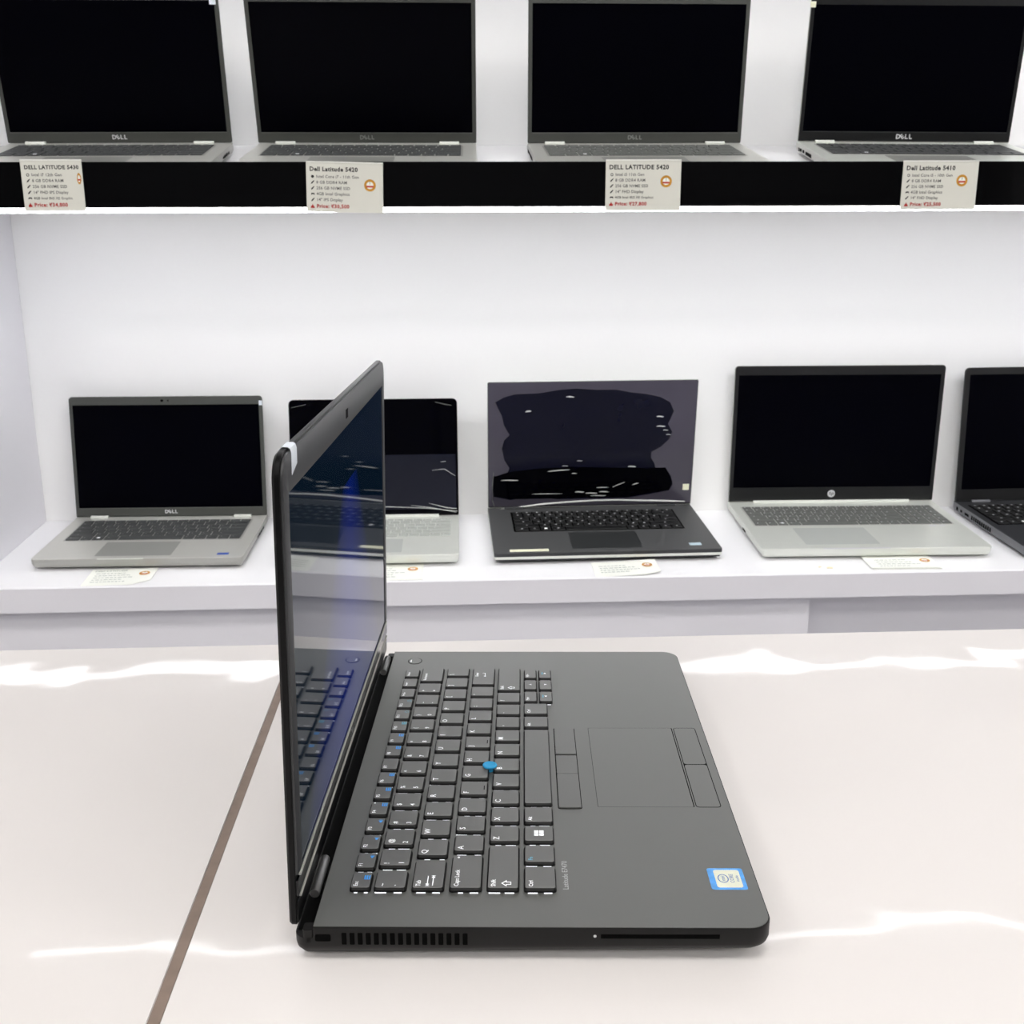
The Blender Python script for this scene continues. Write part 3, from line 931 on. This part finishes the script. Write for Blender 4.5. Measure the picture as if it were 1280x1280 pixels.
    if sp.get('thinline'):
        MB().box(-W / 2 + sd, W / 2 - sd, -0.16, 0.1, sb - 0.9, sb - 0.1).build('bezel_lip', sp['thinline'], lid, smooth=False)
    if sp.get('cam'):
        cz_ = H - st * 0.5
        disc(0, 0, 2.6, -0.1, 0.1, 14, 2.2).build('webcam', M_BLACK, lid, loc=(-6, -0.15, cz_), rot=UPR)
        disc(0, 0, 1.4, -0.1, 0.1, 10).build('shutter_slide', M_BLACK, lid, loc=(4, -0.15, cz_), rot=UPR)
    if sp.get('logo') == 'dell':
        dell_logo(lid, sp.get('logosz', 8.2), sp.get('logomat', M_LOGO), (sp.get('logox', 0), -0.25, sb * 0.5 + 0.8), UPR)
    elif sp.get('logo') == 'hp':
        lg_ = disc(0, 0, 6.6, -0.1, 0.15, 24).build('logo_disc', M_LOGO, lid, loc=(0, -0.2, sb * 0.56), rot=UPR)
        text('logo_letters', 'hp', 9.5, M_BZB, lg_, (0, 0.6, 0.2), align='CENTER', shear=0.25, bold=0.005)
    if sp.get('tag'):
        tx, tz, tw, th, tm = sp['tag']
        MB().loft([[(x, y_, z) for y_, z in ((-0.35, tz), (-0.2, tz), (-0.2, tz + th), (-0.35, tz + th))] for x in (tx, tx + tw)]).build('paper_tag', tm, lid, smooth=False)
    for (side, ya, yb, za, zb_) in sp.get('ports', ()):
        xx = side * W / 2
        MB().box(xx - 0.5, xx + 0.5, ya, yb, za, zb_).build('port', M_BLACK, root, smooth=False)
    for (xa, xb, ya, yb, m_) in sp.get('stickers', ()):
        MB().loft([[(x, y_, z) for x, y_ in inset(xa, xb, ya, yb, 1, i_, 2)] for i_, z in ((0, T), (0, T + 0.1), (0.1, T + .14))]).build('palm_sticker', m_, root)
    if sp.get('notch'):
        xa, xb, m_ = sp['notch']
        MB().box(xa, xb, yF - 0.3, yF + 2.6, T - 1.2, T + 0.08).build('front_notch_shine', m_, root)  # highlight on the notch, put in as a pale strip
    return root, lid


LAT = dict(W=321, D=212, T=18.0, H=204, body=M_SILVB, deck=M_SILV, keymat=M_KGREY, traymat=M_SILVB, legmat=M_LOGOG, lsz=2.0,
           kb=(-139, 139, -20, -118), tp=(-68, 48, -127, -191), padmat=M_PADG, lidmat=M_BZG, bezmat=M_BZG, scrmat=M_SCR,
           scr=(5.8, 14.0, 16.0), logo='dell', hingemat=M_SILV2, group='laptops on the upper shelf', thinline=M_KMID)


def U(x, dv, yaw, lid, **k):
    d = dict(LAT)
    d.update(hinge=(x, 1688.7 - dv * math.cos(TU), 115.8 - dv * math.sin(TU)), tilt=TU, yaw=yaw, lid=lid)
    d.update(k)
    return d


G_UP = 'laptops on the upper shelf'
G_LO = 'laptops on the lower shelf'
PR = [(1, -40, -33, 8, 11.5), (1, -58, -48, 8, 12), (1, -74, -64, 8, 12), (1, -84, -80, 8.5, 11.5)]
PL = [(-1, -14, -11, 7, 12), (-1, -28, -20, 8, 12), (-1, -44, -36, 8, 12), (-1, -86, -54, 7.5, 12)]
shelf_laptop(U(-490.6, 1.6, 1.28, 1.8, label='grey laptop at the left end of the upper shelf, cut by the picture edge',
               tag=(148, 185, 9, 7, M_TAPE), ports=PR, logomat=M_LOGO))
shelf_laptop(U(-130.9, 2.3, -0.74, -4.0, label='grey laptop on the upper shelf, second from the left', logomat=M_LOGOG, scr=(5.8, 14, 16.0), ports=PL))
shelf_laptop(U(266.2, 2.7, 0.72, 5.5, label='grey laptop with pale keyboard on the upper shelf, third from the left', cam=True, keymat=M_KMID, logomat=M_LOGOG,
               ports=PL))
shelf_laptop(U(678.6, -6.7, -2.88, 5.4, label='silver laptop with all-black screen frame at the right end of the upper shelf', bezmat=M_BZB, lidmat=M_SILVB,
               tag=(-161.5, 186, 8, 8, M_STCR), ports=PL, logosz=9.4, thinline=M_KGREY, deck=M_SILV2, body=M_SILV))


def LW(x, y, z, yaw, lid, **k):
    d = dict(LAT)
    d.update(hinge=(x, y, z), tilt=TL, yaw=yaw, lid=lid, group=G_LO, T=19.0)
    d.update(k)
    return d


shelf_laptop(LW(-494, 1795, -479.6, -0.83, 9.0, label='grey laptop with blue palm sticker at the left end of the lower shelf', cam=True,
                tag=(155, 188, 5.5, 8, M_TAPE), ports=PR, stickers=[(118, 136, -191, -182, M_STBL)], keymat=M_KGREY, notch=(-60, 10, M_SILV2), logomat=M_LOGO))

# silver laptop in plastic film, half hidden by the black one
r2, lid2 = shelf_laptop(LW(-147, 1775, -480.0, 0, 11.0, W=282, D=200, H=199, label='silver laptop in clear film, half hidden behind the black laptop lid',
                           body=M_SILV2, deck=M_SILV2, keymat=M_KLIGHT, traymat=M_SILV2, legmat=M_LOGO, kb=(-128, 128, -18, -106), tp=(-48, 52, -116, -178), padmat=M_PADP,
                           lidmat=M_BZB, bezmat=M_SCRG, scrmat=M_SCRG, scr=(4, 7, 12), logo=None, lr=8, longhinge=True, thinline=None))
MB().box(-28, 137, -0.7, -0.2, 12, 105).build('film_patch', M_FILMM, lid2, smooth=False)


def glint_tube(lid, pts, r, m=M_CREASE_GLINT):  # glint on the film, drawn as a thin pale raised line
    MB().tube([(x, -0.7, z) for x, z in pts], r, 6).build('crease_glint', m, lid)


glint_tube(lid2, [(-138, 11), (-60, 14), (20, 17), (80, 14), (139, 8)], [.2, .5, .6, .5, .4])
glint_tube(lid2, [(60, 19), (95, 14), (137, 6)], [.2, .7, .5])
glint_tube(lid2, [(90, 22), (120, 14), (138, 12)], [.2, .8, .3])
glint_tube(lid2, [(97, 78), (118, 80), (136, 68)], [.2, .5, .3])
glint_tube(lid2, [(112, 92), (120, 93)], [.4, .4])
glint_tube(lid2, [(104, 193), (120, 189), (132, 187)], [.3, .7, .4], M_KMID)
glint_tube(lid2, [(-136, 186), (-112, 191)], [.3, .5], M_KMID)

# black-decked laptop with the film that has stuck in one irregular patch
W3, H3 = 357.0, 226.0
r3, lid3 = shelf_laptop(LW(223.1, 1813.5, -478.6, 0.92, -3.2, W=W3, D=235, H=H3, label='dark laptop in wrinkled film with a cream strip on its palm rest',
                           body=M_BLKB, deck=M_CARB, rim=M_SILV2, keymat=M_KBLK, traymat=M_BLACK, legmat=M_LOGO, lsz=2.6, legc=True, kb=(-139, 139, -24, -124), tp=(-55, 56, -134, -212),
                           padmat=M_PADD, lidmat=M_SILV2, bezmat=M_BZB, scrmat=M_SCRG, scr=(5, 7, 14), logo=None, cr=4, lr=3, hingemat=M_BLKB, thinline=None,
                           stickers=[(131, 150, -208, -196, M_STPL), (-154, -93, -220, -209, M_STCR)]))
film = MB().loft([[(x, y, z) for x, z in inset(-W3 / 2, W3 / 2, 3, H3, 3, i_, 3)] for i_, y in ((2.2, -0.9), (1.4, -0.5), (1.4, -0.12))])
film.build('film_sheet', M_FILM, lid3)


def l3(px, py):
    return (-W3 / 2 + (px - 82) / 1000.0 * W3, H3 - (py - 66) / 618.0 * H3)


blob = [(120, 160), (160, 138), (210, 124), (330, 120), (420, 106), (500, 101), (600, 108), (690, 108), (760, 122), (830, 130), (900, 145), (950, 172), (970, 215), (955, 255),
        (945, 275), (968, 315), (955, 350), (915, 388), (872, 412), (872, 440), (890, 470), (895, 492), (945, 490), (975, 535), (985, 575), (970, 606), (880, 622), (760, 640),
        (600, 640), (420, 640), (300, 625), (190, 640), (110, 622), (102, 560), (108, 518), (170, 520), (186, 480), (162, 440), (150, 385), (160, 345), (186, 318), (160, 270), (150, 225), (132, 190)]
MB().loft([[(x, y, z) for x, z in [l3(*q) for q in blob]] for y in (-0.9, -1.15)]).build('film_contact_patch', M_FILMD, lid3, smooth=False)
low_p = [(104, 525), (180, 500), (300, 486), (480, 480), (640, 484), (800, 490), (890, 490), (945, 492), (983, 560), (968, 604), (760, 636), (420, 636), (190, 636), (110, 620)]
MB().loft([[(x, y, z) for x, z in [l3(*q) for q in low_p]] for y in (-1.15, -1.3)]).build('film_contact_patch', M_SCRG, lid3, smooth=False)


def glint_streak(cx, cy, w_, h_, a=0):  # highlight on the crinkled film, shaped as a whitish raised sliver
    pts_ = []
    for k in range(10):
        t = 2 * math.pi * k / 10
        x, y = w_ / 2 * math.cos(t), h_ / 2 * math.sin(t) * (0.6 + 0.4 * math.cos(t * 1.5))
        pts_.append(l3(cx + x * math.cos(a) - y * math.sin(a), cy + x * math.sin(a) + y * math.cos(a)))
    MB().loft([[(x, y_, z) for x, z in pts_] for y_ in (-1.3, -1.7)]).build('crease_glint', M_CREASE_GLINT, lid3, smooth=False)


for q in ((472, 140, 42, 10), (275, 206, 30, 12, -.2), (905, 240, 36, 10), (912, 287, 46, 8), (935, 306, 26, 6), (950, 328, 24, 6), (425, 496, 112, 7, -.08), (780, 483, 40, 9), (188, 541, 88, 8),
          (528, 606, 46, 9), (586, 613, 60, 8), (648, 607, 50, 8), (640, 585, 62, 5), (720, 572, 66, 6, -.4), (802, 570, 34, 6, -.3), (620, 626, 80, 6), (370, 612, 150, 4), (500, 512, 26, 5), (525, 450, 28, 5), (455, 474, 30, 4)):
    glint_streak(*q)
MB().tube([(l3(x, y)[0], -1.6, l3(x, y)[1]) for x, y in ((110, 688), (200, 680), (340, 664), (480, 655), (600, 650), (720, 650), (840, 655), (960, 660), (1050, 664))], [.5, 1.0, 1.5, 1.6, 1.5, 1.3, 1.6, 1.8, .9], 6).build('film_fold', M_CREASE_GLINT, lid3)
MB().tube([(l3(x, y)[0], -1.6, l3(x, y)[1]) for x, y in ((110, 500), (105, 560), (104, 640), (118, 684))], [.4, .8, .8, .5], 6).build('film_fold', M_KMID, lid3)
x_, z_ = l3(1035, 605)
MB().box(x_, x_ + 11, -2.0, -1.5, z_, z_ + 11).build('paper_tag', M_STCR, lid3, smooth=False)

# silver laptop with number pad
shelf_laptop(LW(653.2, 1821.4, -478.2, -1.1, 2.4, W=365, D=250, H=242, label='pale silver laptop with round white logo and number pad on the lower shelf',
                body=M_SILV2, deck=M_SILV2, keymat=M_KMID, traymat=M_SILV, legmat=M_LOGO, lsz=2.4, rows=KBNUM, kb=(-166, 166, -28, -128), tp=(-108, 10, -142, -222), padmat=M_PADP,
                lidmat=M_SILVB, bezmat=M_BZB, scrmat=M_SCR, scr=(7, 16, 27), logo='hp', longhinge=True, cr=9, thinline=None, notch=(-86, 20, M_LOGO),
                stickers=[(122, 134, -140, -132, M_LOGO), (140, 150, -138, -132, M_LOGO)], ports=[(-1, -130, -112, 8, 11)]))
# black laptop cut by the right edge
shelf_laptop(LW(1051, 1807.5, -477.2, 1.32, 5.9, W=360, D=245, H=236, T=20.0, label='black laptop at the right end of the lower shelf, cut by the picture edge',
                body=M_GREYB, deck=M_BLKB, keymat=M_KBLK, traymat=M_BLACK, legmat=M_LOGO, lsz=3.0, legc=True, rows=KBNUM, kb=(-166, 166, -22, -126), tp=(-130, 0, -136, -212), padmat=M_PADD,
                lidmat=M_BLKB, bezmat=M_BZB, scrmat=M_SCR, scr=(9, 12, 22), logo=None, cr=6, lr=8, hingemat=M_GREYB, thinline=None,
                ports=[(-1, -12, -7, 8, 14), (-1, -28, -22, 9, 13), (-1, -52, -38, 9, 13)] + [(-1, -62 - 7 * k - 4, -62 - 7 * k, 8, 15) for k in range(10)]))


# ------------------------------------------------------------------ price cards
def seal(parent, x, y, r, z):
    """round gold award mark: gold disc, pale centre, red band; flat on the card (card lies in local XY)"""
    s = disc(x, y, r, z - 0.05, z + 0.05, 24).build('seal', M_GOLD, parent)
    disc(x, y, r * 0.6, z, z + 0.08, 20).build('seal_centre', M_CARDW, s)
    MB().box(x - r * .62, x + r * .62, y - r * .36, y - r * .06, z + 0.05, z + 0.12).build('seal_band', M_SEALR, s, smooth=False)
    text('seal_figure', '1', r * 0.7, M_INK, s, (x, y + r * .32, z + 0.13), align='CENTER')
    return s


def bullet(parent, kind, x, y, z):
    mb = MB()
    if kind == 'ring':
        n = 12
        o_ = [(x + 1.9 * math.cos(2 * math.pi * k / n), y + 1.9 * math.sin(2 * math.pi * k / n)) for k in range(n)]
        i_ = [(x + 1.1 * math.cos(2 * math.pi * k / n), y + 1.1 * math.sin(2 * math.pi * k / n)) for k in range(n)]
        mb.ring([[(a, b, zz) for a, b in o_] for zz in (z + .05, z)], [[(a, b, zz) for a, b in i_] for zz in (z + .05, z)])
        m = M_INK
    elif kind == 'dot':
        mb = disc(x, y, 1.9, z, z + .05, 12)
        m = M_INK
    elif kind == 'pen':
        mb = poly([(x - 2.3, y - 2.2), (x - .4, y - 1.5), (x + 2.4, y + 2.0), (x + 1.3, y + 2.4), (x - 1.7, y - .2)], z, z + .05)
        m = M_INK
    elif kind == 'pad':
        mb = poly([(x - 2.6, y - 1.3), (x - 1.4, y - .9), (x, y - .2), (x + 1.4, y - .9), (x + 2.6, y - 1.3), (x + 1.8, y + 1.2), (x - 1.8, y + 1.2)], z, z + .05)
        m = M_INK
    else:
        mb = poly([(x - 2.4, y - 2.4), (x + 2.4, y - 2.4), (x + 2.5, y - .6), (x + 1.2, y + .4), (x + .2, y + 3.0), (x - .7, y + .9), (x - 2.3, y - .4)], z, z + .05)
        m = M_RED
    mb.build('bullet_mark', m, parent, smooth=False)


def fascia_card(x0, ztop, wd, ht, title, tsize, lines, price, sealpos, label, roll=0.0, lean=0.0, sealr=7.0, squeeze=None):
    root = empty('price_card', C(x0, 1468.6, ztop))
    root.rotation_euler = (math.pi / 2 + lean, 0, 0)
    root.rotation_euler.rotate_axis('Z', roll)
    tag(root, label, 'price card', 'price cards on the upper shelf front')
    # sheet, folded back over the top edge, lower corners curling a little
    nx, ny = 8, 6
    vs, fs = [], []
    sh = MB()
    top = []
    bot = []
    for j in range(ny + 1):
        for i in range(nx + 1):
            u_, v_ = i / nx, j / ny
            curl = 2.2 * max(0, v_ - 0.55) ** 2 * (0.4 + u_)
            top.append((u_ * wd, -v_ * ht, 0.3 + curl))
            bot.append((u_ * wd, -v_ * ht, 0.0 + curl))
    sh.v = top + bot
    N = (nx + 1) * (ny + 1)
    for j in range(ny):
        for i in range(nx):
            a = j * (nx + 1) + i
            sh.f.append((a, a + nx + 1, a + nx + 2, a + 1))
            sh.f.append((N + a, N + a + 1, N + a + nx + 2, N + a + nx + 1))
    rim = [i for i in range(nx + 1)] + [j * (nx + 1) + nx for j in range(1, ny + 1)] + [ny * (nx + 1) + i for i in range(nx - 1, -1, -1)] + [j * (nx + 1) for j in range(ny - 1, 0, -1)]
    for k in range(len(rim)):
        a, b = rim[k], rim[(k + 1) % len(rim)]
        sh.f.append((a, b, N + b, N + a))
    sh.build('sheet', M_CARD, root)
    MB().box(0, wd, -0.4, 1.6, -1.4, 0.3).build('top_fold', M_CARDW, root, smooth=False)
    Z = lambda y: 0.45 + 2.2 * max(0, -y / ht - 0.55) ** 2 * 1.0
    text('title_print', title, tsize, M_INK, root, (4.5, -8.3, Z(-9)), bold=0.035, spacing=1.1)
    yl = -17.4
    for kind, s, sz in lines:
        bullet(root, kind, 8.2, yl, Z(yl) - .05)
        text('line_print', s, sz, M_INKG, root, (12.8, yl, Z(yl) + .1), bold=0.014, spacing=1.06)
        yl -= 7.2
    yl -= 1.0
    bullet(root, 'flame', 7.6, yl, Z(yl) + .3)
    text('price_print', price, 6.4, M_RED, root, (12.8, yl, Z(yl) + .4), bold=0.03, spacing=1.12)
    if sealpos:
        s = seal(root, sealpos[0], sealpos[1], sealr, 0.5)
        if squeeze:
            s.scale = (squeeze, 1, 1)
            s.location.x = sealpos[0] * MM * (1 - squeeze)
    return root


fascia_card(-556, 80.0, 77, 62, 'DELL LATITUDE 5430', 6.7,
            [('ring', 'Intel i7 12th Gen', 5.2), ('pen', '8 GB DDR4 RAM', 5.2), ('pen', '256 GB NVME SSD', 5.2), ('pen', '14" FHD IPS Display', 5.0), ('pad', '4GB Intel IRIS XE Graphic', 4.3)],
            'Price: ₹34,800', (72.3, -22), 'narrow price card with its seal squeezed at the edge, leftmost on the black shelf band', squeeze=0.38)
fascia_card(-194.5, 78.0, 99, 61.5, 'Dell Latitude 5420', 7.4,
            [('dot', 'Intel Core i7 - 11th Gen', 5.2), ('pen', '8 GB DDR4 RAM', 5.2), ('pen', '256 GB NVME SSD', 5.2), ('pad', '4GB Intel Graphics', 5.2), ('pen', '14" IPS Display', 5.2)],
            'Price: ₹30,500', (82, -27), 'price card hung slightly askew on the black shelf band, below the second laptop from left', roll=math.radians(-1.4), sealr=7.6)
fascia_card(194.5, 79.5, 99.5, 63, 'DELL LATITUDE 5420', 7.7,
            [('ring', 'Intel i5 11th Gen', 5.2), ('pen', '8 GB DDR4 RAM', 5.2), ('pen', '256 GB NVME SSD', 5.2), ('pen', '14" FHD Display', 5.2), ('pad', '4GB Intel IRIS XE Graphics', 4.3)],
            'Price: ₹27,800', (80, -26), 'price card titled in capitals with a full round seal, below the laptop with pale keyboard', sealr=7.6)
fascia_card(590.5, 78.0, 102, 61, 'Dell Latitude 5410', 7.9,
            [('ring', 'Intel Core i5 - 10th Gen', 5.2), ('pen', '8 GB DDR4 RAM', 5.2), ('pen', '256 GB NVME SSD', 5.2), ('pad', '4GB Intel Graphics', 5.2), ('pen', '14" FHD Display', 5.2)],
            'Price: ₹25,500', (81, -24), 'rightmost price card on the black shelf band, below the laptop with all-black screen frame', sealr=7.6)


def shelf_card(x, y, wd, ht, rotz, label, title=None, lift=0.0, sheets=1, corner=0.0):
    R = Matrix.Rotation(TL, 3, 'X') @ Matrix.Rotation(rotz, 3, 'Z')
    root = empty('price_card', C(x, y, low_z(y)), R)
    tag(root, label, 'price card', 'price cards lying on the lower shelf')
    z = 0.0
    for s in range(sheets):
        th = 0.4
        nx = 8
        L = []
        off_ = s * 1.5
        for i in range(nx + 1):
            u_ = i / nx
            cz_ = z + s * 0.6 + lift * (u_ ** 1.6)
            fr = corner * max(0, u_ - 0.75) * 4
            L.append([(u_ * wd - off_, fr, cz_), (u_ * wd - off_, ht, cz_ + lift * .3), (u_ * wd - off_, ht, cz_ + th + lift * .3), (u_ * wd - off_, fr, cz_ + th)])
        MB().loft(L).build('sheet', M_CARDW, root)
    zt = 0.5 + (sheets - 1) * 0.6
    ZZ = lambda u_: zt + lift * (u_ ** 1.6) + lift * .3
    if title:
        text('title_print', title, 6.8, M_INKF, root, (6, ht - 9, ZZ(.5)), bold=0.02)
    for k in range(5):
        yy = ht - 20 - k * 8.5
        if yy < 6:
            break
        b_ = MB()
        xq = 10
        while xq < wd * (0.52 + 0.08 * (k % 3)):
            lw = random.uniform(3, 7)
            b_.loft([[(x2, y2, ZZ((xq + lw / 2) / wd) + dz) for x2, y2 in ((xq, yy), (xq + lw, yy), (xq + lw, yy + 2), (xq, yy + 2))] for dz in (0, 0.06)])
            xq += lw + 1.6
        b_.build('line_print', M_INKF, root, smooth=False)
    s = seal(root, wd * 0.84, ht - 22, 8.0, ZZ(.85) + .1)
    return root


shelf_card(-563, 1530, 98, 66, math.radians(1.5), 'white price card lying before the laptop with the blue palm sticker', 'DELL LATITUDE', lift=1.0, corner=16)
shelf_card(-160, 1530, 99, 66, 0, 'white price card lying behind the black laptop lid, only its right end showing', None, lift=0.5)
shelf_card(199, 1529, 100, 58, math.radians(1.0), 'white price card lying before the laptop in wrinkled film', None, lift=3.5, corner=8)
shelf_card(629, 1538, 104, 52, math.radians(-1.5), 'small stack of white price cards before the pale silver laptop', None, lift=0.4, sheets=5)

for (x, y, pts_) in ((545, 1551, [(0, 0), (5, 1), (6, 4), (2, 5)]), (557, 1547, [(0, 0), (9, -1), (10, 4), (5, 6), (1, 4)])):
    o = poly(pts_, 0, 0.4).build('tape_scrap', M_SCRAP, smooth=False)
    o.location = Vector(C(x, y, low_z(y))) * MM
    o.rotation_euler = (TL, 0, 0)
    tag(o, ('smaller' if x == 545 else 'larger') + ' tan scrap of tape left on the white lower shelf edge', 'tape scrap', 'tape scraps')

bpy.context.view_layer.update()
